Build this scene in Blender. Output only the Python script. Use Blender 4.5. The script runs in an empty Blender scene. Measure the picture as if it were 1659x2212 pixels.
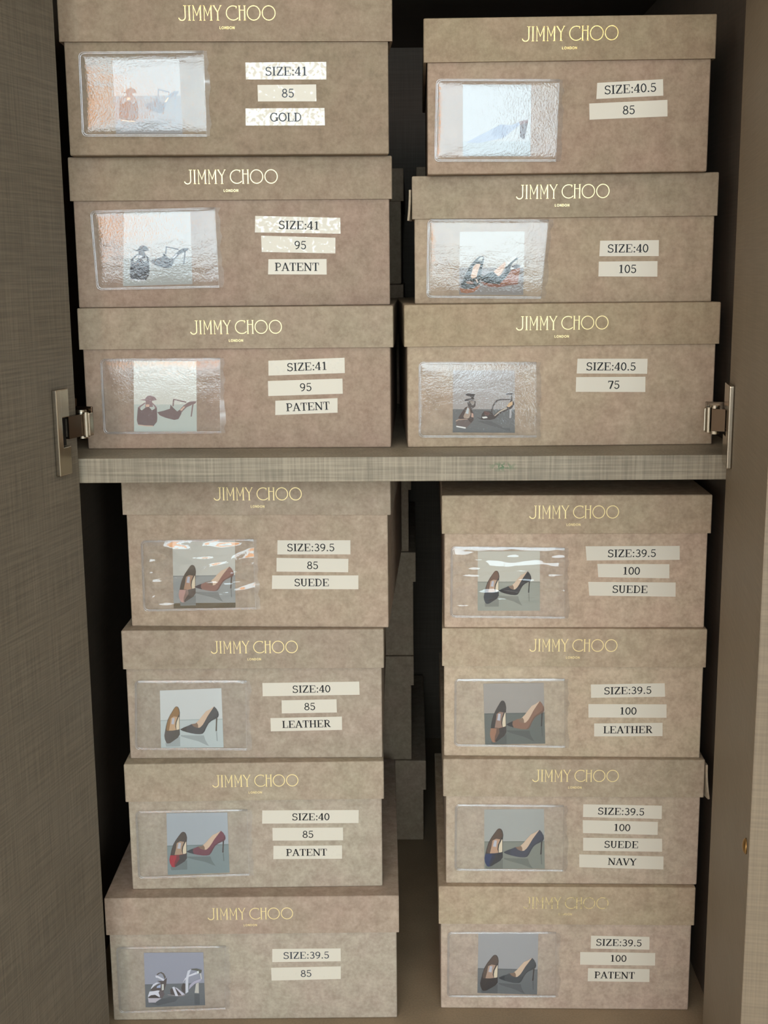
import bpy, bmesh, math, random
from mathutils import Vector, Matrix, noise

# ------------------------------------------------------------------ camera, world, lights, exposure
SC = bpy.context.scene
COL = SC.collection
LIFT = 0.66                                  # height of the camera above the room floor

cam_d = bpy.data.cameras.new('camera')
cam = bpy.data.objects.new('camera', cam_d)
COL.objects.link(cam)
cam_d.sensor_fit = 'HORIZONTAL'
cam_d.sensor_width = 36.0
cam_d.lens = 2700.26 * 36.0 / 1659.0
cam_d.clip_start = 0.02
PITCH, ROLL, YAW = 0.188914, 0.009436, -0.022713
fwd = Vector((math.sin(YAW) * math.cos(PITCH), math.cos(YAW) * math.cos(PITCH), -math.sin(PITCH)))
rgt = Vector((math.cos(YAW), -math.sin(YAW), 0))
dwn = fwd.cross(rgt)
r2 = rgt * math.cos(ROLL) + dwn * math.sin(ROLL)
d2 = dwn * math.cos(ROLL) - rgt * math.sin(ROLL)
mw = Matrix.Identity(4)
for i in range(3):
    mw[i][0], mw[i][1], mw[i][2] = r2[i], -d2[i], -fwd[i]
mw[2][3] = LIFT
cam.matrix_world = mw
SC.camera = cam

SC.view_settings.view_transform = 'Standard'
SC.view_settings.look = 'None'
SC.view_settings.gamma = 1.0
SC.view_settings.use_curve_mapping = False
SC.view_settings.exposure = 0.0
SC.cycles.use_denoising = True
SC.cycles.max_bounces = 8
SC.cycles.transparent_max_bounces = 16
SC.cycles.caustics_reflective = False
SC.cycles.caustics_refractive = False

SKY_STRENGTH = 10.5
CEILING_W = 5.0
LAMP_STRENGTH = 9.0
world = bpy.data.worlds.new('daylight')
SC.world = world
world.use_nodes = True
bg = world.node_tree.nodes['Background']
bg.inputs['Color'].default_value = (0.76, 0.91, 1.0, 1)
bg.inputs['Strength'].default_value = SKY_STRENGTH

# window openings in the wall behind the camera: x0, x1, z0, z1 (first over a sill, two tall side openings added for brightness)
OPENINGS = [(-1.00, 0.50, 0.50, 1.80), (0.72, 1.20, 0.0, 1.40), (-1.60, -1.25, 0.0, 1.40)]
WALL_Y = -1.9
for wx0, wx1, wz0, wz1 in OPENINGS:
    pl = bpy.data.lights.new('window_portal', 'AREA')
    pl.shape = 'RECTANGLE'
    pl.size, pl.size_y = wx1 - wx0, wz1 - wz0
    pl.cycles.is_portal = True
    po = bpy.data.objects.new('window_portal', pl)
    COL.objects.link(po)
    po.location = ((wx0 + wx1) / 2, WALL_Y - 0.02, (wz0 + wz1) / 2)
    po.rotation_euler = (math.radians(90), 0, 0)

# ------------------------------------------------------------------ helpers
def lin(c):
    out = []
    for v in c[:3]:
        v = v / 255.0
        out.append(v / 12.92 if v <= 0.04045 else ((v + 0.055) / 1.055) ** 2.4)
    return (out[0], out[1], out[2], 1.0)

class NT:
    """small node helper"""
    def __init__(self, name):
        self.m = bpy.data.materials.new(name)
        self.m.use_nodes = True
        self.t = self.m.node_tree
        self.t.nodes.clear()
        self.out = self.n('ShaderNodeOutputMaterial')
    def n(self, kind, **kw):
        x = self.t.nodes.new(kind)
        for k, v in kw.items():
            if k in x.inputs.keys() if isinstance(k, str) else False:
                x.inputs[k].default_value = v
            else:
                setattr(x, k, v)
        return x
    def l(self, a, b):
        self.t.links.new(a, b)
    def surf(self, s):
        self.l(s, self.out.inputs['Surface'])
        return self.m
    def coord(self, scale=(1, 1, 1), rand=True):
        tc = self.n('ShaderNodeTexCoord')
        mp = self.n('ShaderNodeMapping')
        mp.inputs['Scale'].default_value = scale
        if rand:
            oi = self.n('ShaderNodeObjectInfo')
            mul = self.n('ShaderNodeVectorMath', operation='SCALE')
            cmb = self.n('ShaderNodeCombineXYZ')
            self.l(oi.outputs['Random'], cmb.inputs[0])
            self.l(oi.outputs['Random'], cmb.inputs[2])
            self.l(cmb.outputs[0], mul.inputs[0])
            mul.inputs['Scale'].default_value = 7.0
            add = self.n('ShaderNodeVectorMath', operation='ADD')
            self.l(tc.outputs['Object'], add.inputs[0])
            self.l(mul.outputs[0], add.inputs[1])
            self.l(add.outputs[0], mp.inputs['Vector'])
        else:
            self.l(tc.outputs['Object'], mp.inputs['Vector'])
        return mp.outputs[0]
    def noise(self, vec, scale, detail=2.0, rough=0.5):
        x = self.n('ShaderNodeTexNoise')
        self.l(vec, x.inputs['Vector'])
        x.inputs['Scale'].default_value = scale
        x.inputs['Detail'].default_value = detail
        x.inputs['Roughness'].default_value = rough
        return x.outputs['Fac']
    def ramp(self, fac, stops):
        x = self.n('ShaderNodeValToRGB')
        el = x.color_ramp.elements
        while len(el) < len(stops):
            el.new(0.5)
        for e, (p, c) in zip(el, stops):
            e.position = p
            e.color = c
        self.l(fac, x.inputs['Fac'])
        return x.outputs['Color']
    def mix(self, kind, fac, a, b):
        x = self.n('ShaderNodeMix')
        x.data_type = 'RGBA'
        x.blend_type = kind
        for s, v in ((x.inputs['Factor'], fac), (x.inputs['A'], a), (x.inputs['B'], b)):
            pass
        self._set(x.inputs[0], fac)
        self._set(x.inputs[6], a)
        self._set(x.inputs[7], b)
        return x.outputs[2]
    def _set(self, sock, v):
        if isinstance(v, (float, int)):
            sock.default_value = v
        elif isinstance(v, tuple):
            sock.default_value = v
        else:
            self.l(v, sock)
    def math(self, op, a, b=0.0, clamp=False):
        x = self.n('ShaderNodeMath', operation=op)
        x.use_clamp = clamp
        self._set(x.inputs[0], a)
        self._set(x.inputs[1], b)
        return x.outputs[0]
    def bump(self, h, strength, dist):
        x = self.n('ShaderNodeBump')
        x.inputs['Strength'].default_value = strength
        x.inputs['Distance'].default_value = dist
        self.l(h, x.inputs['Height'])
        return x.outputs[0]
    def pbr(self, color, rough=0.5, metal=0.0, normal=None, spec=0.5, coat=0.0, coat_rough=0.05):
        x = self.n('ShaderNodeBsdfPrincipled')
        self._set(x.inputs['Base Color'], color)
        self._set(x.inputs['Roughness'], rough)
        x.inputs['Metallic'].default_value = metal
        x.inputs['Specular IOR Level'].default_value = spec
        x.inputs['Coat Weight'].default_value = coat
        x.inputs['Coat Roughness'].default_value = coat_rough
        if normal is not None:
            self.l(normal, x.inputs['Normal'])
            self.l(normal, x.inputs['Coat Normal'])
        return x.outputs[0]

def flat(name, rgb, rough=0.6, metal=0.0, spec=0.3):
    k = NT(name)
    return k.surf(k.pbr(lin(rgb), rough, metal, spec=spec))

def scale_c(c, s):
    return (c[0] * s[0], c[1] * s[1], c[2] * s[2], 1)

def kraft(name, rgb):
    k = NT(name)
    v = k.coord()
    c = lin(rgb)
    a = k.noise(v, 105.0, 3.0, 0.6)
    b = k.noise(v, 380.0, 3.0, 0.65)
    fac = k.math('ADD', k.math('MULTIPLY', a, 0.55), k.math('MULTIPLY', b, 0.45))
    col = k.ramp(fac, [(0.36, scale_c(c, (0.80, 0.78, 0.77))), (0.52, c), (0.66, scale_c(c, (1.17, 1.18, 1.20)))])
    warm = k.noise(v, 30.0, 2.0)
    col = k.mix('MULTIPLY', 0.55, col, k.ramp(warm, [(0.35, (1.0, 0.93, 0.91, 1)), (0.65, (0.97, 1.0, 0.93, 1))]))
    fine = k.noise(v, 1500.0, 2.0)
    return k.surf(k.pbr(col, 0.82, normal=k.bump(fine, 0.12, 0.0004), spec=0.18))

def laminate(name, rgb, contrast=1.0, stain=False, f=620.0):
    """woven linen-look board: fine crossing threads, lit and dark"""
    k = NT(name)
    c = lin(rgb)
    h = k.noise(k.coord((18, 18, f), rand=False), 1.0, 2.0, 0.6)
    w = k.noise(k.coord((f, f, 18), rand=False), 1.0, 2.0, 0.6)
    patch = k.noise(k.coord((11, 11, 11), rand=False), 1.0, 2.0, 0.5)
    s = k.math('ADD', k.math('MULTIPLY', h, 0.52), k.math('MULTIPLY', w, 0.48))
    lo, hi = 1 - 0.34 * contrast, 1 + 0.36 * contrast
    col = k.ramp(s, [(0.36, scale_c(c, (lo, lo, lo))), (0.5, c), (0.63, scale_c(c, (hi, hi, hi)))])
    col = k.mix('MULTIPLY', 0.6, col, k.ramp(patch, [(0.35, (0.86, 0.86, 0.86, 1)), (0.65, (1.0, 1.0, 1.0, 1))]))
    if stain:
        tc = k.n('ShaderNodeTexCoord')
        sub = k.n('ShaderNodeVectorMath', operation='SUBTRACT')
        k.l(tc.outputs['Object'], sub.inputs[0])
        sub.inputs[1].default_value = stain
        mp = k.n('ShaderNodeMapping')
        mp.inputs['Scale'].default_value = (90, 10, 260)
        k.l(sub.outputs[0], mp.inputs['Vector'])
        ln = k.n('ShaderNodeVectorMath', operation='LENGTH')
        k.l(mp.outputs[0], ln.inputs[0])
        near = k.math('SUBTRACT', 1.0, ln.outputs['Value'], True)
        blot = k.math('MULTIPLY', near, k.math('GREATER_THAN', k.noise(k.coord((1, 1, 1), rand=False), 420.0, 2.0), 0.48))
        col = k.mix('MIX', k.math('MULTIPLY', blot, 0.9, True), col, lin((70, 105, 70)))
    return k.surf(k.pbr(col, 0.55, normal=k.bump(s, 0.15, 0.0004), spec=0.3))

def film_material(name, micro=1.0, rough=0.11):
    k = NT(name)
    v = k.coord()
    n1 = k.noise(v, 780.0, 2.0, 0.6)
    n2 = k.noise(v, 150.0, 2.0, 0.5)
    h = k.math('ADD', k.math('MULTIPLY', n1, 0.6 * micro), k.math('MULTIPLY', n2, 0.5))
    nrm = k.bump(h, 0.40, 0.0004)
    gl = k.n('ShaderNodeBsdfGlossy')
    gl.inputs['Roughness'].default_value = rough
    k.l(nrm, gl.inputs['Normal'])
    tr = k.n('ShaderNodeBsdfTransparent')
    tr.inputs['Color'].default_value = (0.985, 0.99, 0.99, 1)
    df = k.n('ShaderNodeBsdfDiffuse')
    df.inputs['Color'].default_value = (0.8, 0.8, 0.82, 1)
    fr = k.n('ShaderNodeFresnel')
    fr.inputs['IOR'].default_value = 1.47
    fac = k.math('MINIMUM', k.math('MULTIPLY', fr.outputs[0], 1.7), 0.22)
    m0 = k.n('ShaderNodeMixShader')
    m0.inputs[0].default_value = 0.04
    k.l(tr.outputs[0], m0.inputs[1]); k.l(df.outputs[0], m0.inputs[2])
    m1 = k.n('ShaderNodeMixShader')
    k.l(fac, m1.inputs[0]); k.l(m0.outputs[0], m1.inputs[1]); k.l(gl.outputs[0], m1.inputs[2])
    return k.surf(m1.outputs[0])

def bead_material(name):
    k = NT(name)
    gl = k.n('ShaderNodeBsdfGlossy')
    gl.inputs['Roughness'].default_value = 0.16
    tr = k.n('ShaderNodeBsdfTransparent')
    df = k.n('ShaderNodeBsdfDiffuse')
    df.inputs['Color'].default_value = (0.85, 0.86, 0.87, 1)
    m0 = k.n('ShaderNodeMixShader')
    m0.inputs[0].default_value = 0.06
    k.l(tr.outputs[0], m0.inputs[1]); k.l(df.outputs[0], m0.inputs[2])
    m1 = k.n('ShaderNodeMixShader')
    m1.inputs[0].default_value = 0.12
    k.l(m0.outputs[0], m1.inputs[1]); k.l(gl.outputs[0], m1.inputs[2])
    return k.surf(m1.outputs[0])

def tape_material(name, rgb, bubbles):
    """laminated label tape: where air is trapped under the film its surface lies glossy and uneven"""
    k = NT(name)
    v = k.coord()
    n = k.noise(v, 400.0, 2.0, 0.5)
    nrm = k.bump(n, 0.05 + 0.12 * bubbles, 0.0012)
    thr = 0.80 - 0.36 * bubbles
    x = k.n('ShaderNodeBsdfPrincipled')
    x.inputs['Base Color'].default_value = lin(rgb)
    x.inputs['Roughness'].default_value = 0.5
    x.inputs['Specular IOR Level'].default_value = 0.2
    k.l(k.ramp(n, [(thr - .03, (0.04, 0.04, 0.04, 1)), (thr + .03, (1, 1, 1, 1))]), x.inputs['Coat Weight'])
    x.inputs['Coat Roughness'].default_value = 0.10
    k.l(nrm, x.inputs['Coat Normal'])
    return k.surf(x.outputs[0])

def foil_material(name, rgb, worn=0.0, rough=0.32):
    k = NT(name)
    v = k.coord()
    s = k.pbr(lin(rgb), rough, 0.25, normal=k.bump(k.noise(v, 900.0), 0.3, 0.0003))
    if worn:
        tr = k.n('ShaderNodeBsdfTransparent')
        m = k.n('ShaderNodeMixShader')
        w = k.ramp(k.noise(v, 190.0, 3.0, 0.6), [(0.50, (0, 0, 0, 1)), (0.66, (1, 1, 1, 1))])
        k.l(w, m.inputs[0]); k.l(s, m.inputs[1]); k.l(tr.outputs[0], m.inputs[2])
        return k.surf(m.outputs[0])
    return k.surf(s)

def metal_material(name, rgb, rough):
    k = NT(name)
    n = k.noise(k.coord((1, 1, 1)), 400.0, 2.0)
    return k.surf(k.pbr(lin(rgb), rough, 1.0, normal=k.bump(n, 0.06, 0.0003)))

def emit_material(name, rgb, strength):
    k = NT(name)
    e = k.n('ShaderNodeEmission')
    e.inputs['Color'].default_value = lin(rgb)
    e.inputs['Strength'].default_value = strength
    return k.surf(e.outputs[0])

def obj(name, bm, mats, parent=None, smooth=False):
    me = bpy.data.meshes.new(name)
    bmesh.ops.recalc_face_normals(bm, faces=bm.faces[:])
    bm.to_mesh(me)
    bm.free()
    if smooth:
        for p in me.polygons:
            p.use_smooth = True
    for m in (mats if isinstance(mats, (list, tuple)) else [mats]):
        me.materials.append(m)
    o = bpy.data.objects.new(name, me)
    COL.objects.link(o)
    if parent:
        o.parent = parent
    return o

def empty(name, loc, rz=0.0):
    o = bpy.data.objects.new(name, None)
    o.empty_display_size = 0.05
    COL.objects.link(o)
    o.location = loc
    o.rotation_euler = (0, 0, rz)
    return o

def tag(o, label=None, cat=None, group=None, kind=None):
    for key, v in (('label', label), ('category', cat), ('group', group), ('kind', kind)):
        if v:
            o[key] = v
    return o

def add_box(bm, x0, x1, y0, y1, z0, z1, bevel=0.0, seg=2):
    r = bmesh.ops.create_cube(bm, size=1.0)
    vs = r['verts']
    for v in vs:
        v.co = Vector((x0 if v.co.x < 0 else x1, y0 if v.co.y < 0 else y1, z0 if v.co.z < 0 else z1))
    if bevel:
        es = list({e for v in vs for e in v.link_edges})
        bmesh.ops.bevel(bm, geom=es, offset=bevel, segments=seg, affect='EDGES', profile=0.6)
    return bm

def box_bm(*a, **k):
    return add_box(bmesh.new(), *a, **k)

def add_cyl(bm, p0, p1, r0, r1=None, seg=24):
    r1 = r0 if r1 is None else r1
    p0, p1 = Vector(p0), Vector(p1)
    d = p1 - p0
    rot = d.to_track_quat('Z', 'Y').to_matrix().to_4x4()
    bmesh.ops.create_cone(bm, cap_ends=True, segments=seg, radius1=r0, radius2=r1, depth=d.length,
                          matrix=Matrix.Translation((p0 + p1) / 2) @ rot)
    return bm

def structure(name, bm, m):
    return tag(obj(name, bm, m), kind='structure')

# ------------------------------------------------------------------ stroke lettering (drawn letter by letter)
def arc(cx, cy, rx, ry, a0, a1, n=14):
    return [(cx + rx * math.cos(math.radians(a0 + (a1 - a0) * i / n)), cy + ry * math.sin(math.radians(a0 + (a1 - a0) * i / n)))
            for i in range(n + 1)]

TK, TN, SF = 0.135, 0.075, 0.06

def ser(x, y, half=0.15):
    return ([(x - half, y), (x + half, y)], SF)

def dot(x, y, s=0.14):
    return ([(x - s / 2, y), (x + s / 2, y)], s)

TOPY, BOTY = 0.97, 0.03
SERIF = {
    'S': (0.64, [(arc(.31, .735, .21, .225, 25, 270) + arc(.31, .27, .24, .24, 90, -155)[1:], .10), ([(.53, .98), (.53, .72)], .05), ([(.07, .02), (.07, .28)], .05)]),
    'I': (0.42, [([(.21, 0), (.21, 1)], TK), ser(.21, TOPY, .17), ser(.21, BOTY, .17)]),
    'Z': (0.70, [([(.06, .96), (.62, .96)], .08), ([(.57, .95), (.10, .05)], TK), ([(.06, .04), (.64, .04)], .08), ([(.08, 1), (.08, .74)], .05), ([(.63, 0), (.63, .27)], .05)]),
    'E': (0.74, [([(.18, 0), (.18, 1)], TK), ([(.03, TOPY), (.65, TOPY)], SF), ([(.03, BOTY), (.67, BOTY)], SF), ([(.18, .5), (.46, .5)], SF), ([(.64, 1), (.64, .74)], .05), ([(.66, 0), (.66, .28)], .05), ([(.46, .37), (.46, .63)], .05)]),
    'P': (0.68, [([(.18, 0), (.18, 1)], TK), ser(.18, BOTY, .17), ([(.03, .96), (.38, .96)] + arc(.38, .715, .2, .245, 90, -90)[1:] + [(.18, .47)], .085)]),
    'A': (0.78, [([(.10, 0), (.38, 1)], TN), ([(.37, 1), (.66, 0)], TK), ([(.18, .33), (.56, .33)], SF), ser(.10, BOTY, .13), ser(.66, BOTY, .15)]),
    'T': (0.70, [([(.35, 0), (.35, 1)], TK), ([(.04, TOPY), (.66, TOPY)], SF), ([(.06, 1), (.06, .7)], .05), ([(.64, 1), (.64, .7)], .05), ser(.35, BOTY, .16)]),
    'N': (0.84, [([(.15, 0), (.15, 1)], TN), ser(.15, BOTY, .14), ser(.10, TOPY, .1), ([(.14, .98), (.68, .02)], TK), ([(.69, 0), (.69, 1)], TN), ser(.69, TOPY, .14)]),
    'L': (0.67, [([(.18, 0), (.18, 1)], TK), ser(.18, TOPY, .16), ([(.03, BOTY), (.63, BOTY)], SF), ([(.62, 0), (.62, .32)], .05)]),
    'H': (0.82, [([(.18, 0), (.18, 1)], TK), ([(.64, 0), (.64, 1)], TK), ([(.18, .5), (.64, .5)], SF), ser(.18, TOPY), ser(.18, BOTY), ser(.64, TOPY), ser(.64, BOTY)]),
    'R': (0.78, [([(.18, 0), (.18, 1)], TK), ser(.18, BOTY, .16), ([(.03, .96), (.38, .96)] + arc(.38, .735, .2, .225, 90, -90)[1:] + [(.18, .51)], .085), ([(.36, .5), (.62, .03)], TK), ser(.66, BOTY, .10)]),
    'U': (0.78, [([(.17, 1), (.17, .32)] + arc(.38, .32, .21, .29, 180, 360)[1:] + [(.59, 1)], .095), ([(.17, 1), (.17, .3)], TK), ser(.17, TOPY), ser(.60, TOPY, .13)]),
    'D': (0.78, [([(.18, 0), (.18, 1)], TK), ([(.03, .96), (.34, .96)] + arc(.34, .5, .33, .46, 90, -90)[1:] + [(.03, .04)], .085)]),
    'G': (0.82, [(arc(.40, .5, .33, .47, 38, 330, 22), .10), ([(.67, .42), (.67, .06)], TK), ser(.66, .44, .15), ([(.66, .98), (.66, .68)], .05)]),
    'O': (0.80, [(arc(.40, .5, .33, .46, 0, 360, 26), .11)]),
    'V': (0.74, [([(.09, 1), (.37, 0)], TK), ([(.37, 0), (.64, 1)], TN), ser(.10, TOPY, .14), ser(.63, TOPY, .12)]),
    'Y': (0.72, [([(.08, 1), (.37, .48)], TK), ([(.37, .48), (.64, 1)], TN), ([(.37, .5), (.37, 0)], TK), ser(.09, TOPY, .13), ser(.63, TOPY, .12), ser(.37, BOTY)]),
    '0': (0.62, [(arc(.31, .5, .22, .455, 0, 360, 26), .105)]),
    '1': (0.62, [([(.33, 0), (.33, 1)], TK), ([(.33, .96), (.15, .86)], .08), ser(.33, BOTY, .19)]),
    '3': (0.62, [(arc(.29, .74, .18, .22, 150, -90) + arc(.29, .27, .22, .235, 90, -155)[1:], .10)]),
    '4': (0.62, [([(.40, 1), (.04, .27)], .075), ([(.03, .27), (.58, .27)], .075), ([(.41, 0), (.41, 1)], TK), ser(.41, BOTY, .15)]),
    '5': (0.62, [([(.15, .95), (.52, .95)], .10), ([(.15, .96), (.12, .54)], .06), (arc(.29, .32, .22, .285, 128, -155), .10)]),
    '7': (0.62, [([(.06, .94), (.56, .94)], .11), ([(.08, 1), (.08, .74)], .05), ([(.53, .92), (.26, 0)], TK)]),
    '8': (0.62, [(arc(.31, .745, .175, .215, 0, 360, 22), .095), (arc(.31, .27, .22, .235, 0, 360, 22), .10)]),
    '9': (0.62, [(arc(.30, .68, .21, .27, 0, 360, 22), .10), (arc(.20, .62, .31, .575, 8, -100), .095)]),
    ':': (0.32, [dot(.16, .60), dot(.16, .08)]),
    '.': (0.32, [dot(.16, .08)]),
}
MONO = .062
BRAND = [   # long-armed display capitals, in units of the capital height
    ([(.48, 1), (.48, .24)] + arc(.25, .24, .23, .23, 0, -165)[1:], .07), ([(.36, .985), (.58, .985)], .035),
    ([(.767, 0), (.767, 1)], .085), ([(.68, .985), (.86, .985)], .035), ([(.68, .015), (.86, .015)], .035),
    ([(1.046, 0), (1.046, 1)], .04), ([(1.046, .98), (1.285, .33), (1.535, .98)], .05), ([(1.535, 0), (1.535, 1)], .085),
    ([(.98, .015), (1.12, .015)], .035), ([(1.45, .015), (1.62, .015)], .035), ([(.98, .985), (1.08, .985)], .035), ([(1.5, .985), (1.6, .985)], .035),
    ([(1.80, 0), (1.80, 1)], .04), ([(1.80, .98), (2.035, .33), (2.28, .98)], .05), ([(2.28, 0), (2.28, 1)], .085),
    ([(1.74, .015), (1.88, .015)], .035), ([(2.19, .015), (2.37, .015)], .035), ([(1.73, .985), (1.83, .985)], .035), ([(2.25, .985), (2.34, .985)], .035),
    ([(2.47, .98), (2.735, .55)], .075), ([(2.735, .55), (2.95, .98)], .045), ([(2.735, .57), (2.735, 0)], .08),
    ([(2.41, .985), (2.55, .985)], .035), ([(2.89, .985), (3.02, .985)], .035), ([(2.65, .015), (2.83, .015)], .035),
    (arc(3.81, .5, .47, .47, 55, 318, 26), .06), ([(4.03, .98), (4.03, .80)], .04),
    ([(4.256, 0), (4.256, 1)], .08), ([(4.614, 0), (4.614, 1)], .08), ([(4.256, .69), (4.614, .69)], .045),
    ([(4.18, .015), (4.33, .015)], .035), ([(4.54, .015), (4.69, .015)], .035), ([(4.18, .985), (4.33, .985)], .035), ([(4.54, .985), (4.69, .985)], .035),
    (arc(5.24, .5, .45, .475, 0, 360, 30), .06), (arc(6.29, .5, .45, .475, 0, 360, 30), .06),
]
SMALL = {'L': [([(.05, 1), (.05, 0)], .17), ([(0, .08), (.5, .08)], .17)],
         'O': [(arc(.42, .5, .38, .43, 0, 360, 16), .17)],
         'N': [([(.06, 0), (.06, 1)], .17), ([(.06, 1), (.62, 0)], .17), ([(.62, 0), (.62, 1)], .17)],
         'D': [([(.06, 0), (.06, 1)], .17), ([(.06, .92), (.28, .92)] + arc(.28, .5, .36, .42, 90, -90)[1:] + [(.06, .08)], .17)]}
SMALL_ADV = {'L': .78, 'O': 1.12, 'N': .95, 'D': .97}

def ribbon(bm, pts, w, tf, y):
    """flat pen stroke in the x-z plane"""
    n = len(pts)
    L, R = [], []
    for i, p in enumerate(pts):
        a = Vector(pts[max(i - 1, 0)]); b = Vector(pts[min(i + 1, n - 1)])
        closed = (Vector(pts[0]) - Vector(pts[-1])).length < 1e-6
        if closed and i in (0, n - 1):
            a = Vector(pts[-2]); b = Vector(pts[1])
        d = (b - a).normalized()
        nn = Vector((-d.y, d.x))
        k = 1.0
        if 0 < i < n - 1:
            e = (Vector(pts[i]) - Vector(pts[i - 1])).normalized()
            k = min(1.0 / max(abs(d.dot(e)), 0.35), 2.0)
        q = Vector(p)
        l, r = tf(q + nn * (w * k / 2)), tf(q - nn * (w * k / 2))
        L.append(bm.verts.new((l[0], y, l[1]))); R.append(bm.verts.new((r[0], y, r[1])))
    for i in range(n - 1):
        bm.faces.new((L[i], R[i], R[i + 1], L[i + 1]))

def word_bm(text, cx, cz, height, angle, y, widen=1.25):
    bm = bmesh.new()
    total = sum(SERIF[c][0] for c in text) * widen
    ca, sa = math.cos(angle), math.sin(angle)
    x = -total / 2
    for c in text:
        adv, strokes = SERIF[c]
        for pts, w in strokes:
            def tf(q, x=x):
                a, b = (x + q.x * widen) * height, (q.y - 0.5) * height
                return (cx + a * ca - b * sa, cz + a * sa + b * ca)
            ribbon(bm, pts, w * 1.12, tf, y)
        x += adv * widen
    return bm

def brand_bm(cx, cz, width, y):
    bm = bmesh.new()
    u = width / 6.77
    for pts, w in BRAND:
        ribbon(bm, pts, w, lambda q: (cx + (q.x - 3.385) * u, cz + (q.y - 0.5) * u), y)
    h = 0.185 * u
    tot = sum(SMALL_ADV[c] for c in 'LONDON') * h
    x = cx - tot / 2
    for c in 'LONDON':
        for pts, w in SMALL[c]:
            ribbon(bm, pts, w, lambda q, x=x: (x + q.x * h, cz - 1.07 * u + q.y * h), y)
        x += SMALL_ADV[c] * h
    return bm

# ------------------------------------------------------------------ shoe pictures (flat prints)
PUMP_L = (195, 475, 558, 1312)
PUMP_R = (552, 500, 1433, 1110)
P_LEFT = {
 'upper': [(480,475),(520,490),(545,540),(558,620),(548,720),(545,990),(545,1110),(500,1180),(400,1250),(320,1305),(265,1312),(235,1290),(205,1210),(195,1130),(215,1030),(240,900),(275,780),(330,670),(400,560),(445,495)],
 'inside': [(480,482),(510,500),(535,560),(545,640),(500,720),(455,830),(445,940),(465,1020),(250,1020),(245,960),(270,830),(330,690),(400,575),(450,502)],
 'insole': [(350,740),(420,700),(500,715),(455,830),(443,930),(467,1020),(300,1020),(330,880)],
 'tab': [(385,735),(435,738),(420,880),(358,868)],
 'side': [(530,712),(538,720),(536,985),(490,1015),(470,1000),(465,920),(480,830)],
 'vamp': [(215,1025),(330,1030),(545,992),(545,1110),(500,1180),(400,1250),(320,1305),(265,1312),(235,1290),(205,1210),(195,1130)],
 'vamp_dark': [(390,1026),(545,992),(545,1110),(500,1180),(400,1250),(320,1305),(300,1290),(350,1200),(400,1120)],
 'vamp_mid': [(340,1030),(400,1026),(405,1120),(355,1200),(305,1290),(290,1290),(300,1190),(330,1110)],
}
P_RIGHT = {
 'upper': [(552,995),(640,950),(760,905),(810,880),(900,868),(960,900),(1000,955),(1060,905),(1110,830),(1180,710),(1260,600),(1335,500),(1390,560),(1425,640),(1433,690),(1415,740),(1350,775),(1260,820),(1200,870),(1150,950),(1100,1050),(1060,1095),(1000,1110),(900,1105),(800,1085),(700,1060),(600,1025)],
 'lining': [(810,880),(900,868),(985,790),(1060,700),(1150,600),(1230,565),(1335,500),(1260,600),(1180,710),(1110,830),(1060,905),(1000,960),(940,968),(860,935)],
 'shade': [(810,880),(900,868),(930,850),(960,900),(960,965),(940,968),(860,935)],
 'toe': [(552,995),(640,950),(705,925),(690,1000),(720,1064),(600,1025)],
 'arch': [(1433,690),(1415,740),(1350,775),(1260,820),(1200,870),(1150,950),(1100,1050),(1060,1095),(1000,1110),(1060,1060),(1120,950),(1190,840),(1290,770),(1390,700),(1420,600)],
 'heel': [(1365,762),(1398,752),(1384,900),(1376,1050),(1345,1047),(1357,900)],
}
P_FLOOR = {'cast': [(560,1125),(800,1135),(1080,1140),(1110,1250),(1190,1385),(950,1270),(700,1200),(570,1155)],
           'line': [(1352,1062),(1380,1062),(1388,1270),(1362,1270)],
           'under': [(215,1300),(545,1150),(545,1380),(230,1385)]}

def rebox(pts, a, b):
    sx, sy = (b[2] - b[0]) / (a[2] - a[0]), (b[3] - b[1]) / (a[3] - a[1])
    return [(b[0] + (x - a[0]) * sx, b[1] + (y - a[1]) * sy) for x, y in pts]

def pumps(frame, left, right, horizon, wall, floor, c, strip=None):
    x0, y0, x1, y1 = frame
    L = [([(x0, y0), (x1, y0), (x1, y1), (x0, y1)], wall),
         ([(x0, horizon), (x1, horizon), (x1, y1), (x0, y1)], floor)]
    dk = tuple(v * 0.84 for v in floor)
    L.append(([(x0, horizon - 12), (x1, horizon - 12), (x1, horizon + 10), (x0, horizon + 10)], tuple(v * 0.9 for v in floor)))
    if strip:
        L.append(([(x0, strip[0]), (x1, strip[0]), (x1, y1), (x0, y1)], strip[1]))
    for k in ('cast', 'line'):
        L.append((rebox(P_FLOOR[k], PUMP_R, right), dk))
    L.append((rebox(P_FLOOR['under'], PUMP_L, left), dk))
    for k in ('upper', 'inside', 'insole', 'tab', 'side', 'vamp', 'vamp_mid', 'vamp_dark'):
        L.append((rebox(P_LEFT[k], PUMP_L, left), c['l_' + k]))
    for k in ('heel', 'upper', 'lining', 'shade', 'toe', 'arch'):
        L.append((rebox(P_RIGHT[k], PUMP_R, right), c['r_' + k]))
    return frame, L

def shoe_colours(main, dark, vamp, inside, insole, r_main, r_toe, mid=None):
    return {'l_upper': dark, 'l_inside': inside, 'l_insole': insole, 'l_tab': (190, 188, 195), 'l_side': (226, 208, 178), 'l_vamp': vamp,
            'l_vamp_mid': mid or tuple((a + b) / 2 for a, b in zip(vamp, main)), 'l_vamp_dark': main,
            'r_heel': dark, 'r_upper': r_main, 'r_lining': (214, 184, 156), 'r_shade': tuple(v * 0.7 for v in (190, 150, 120)),
            'r_toe': r_toe, 'r_arch': tuple(v * 0.82 for v in r_main)}

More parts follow.
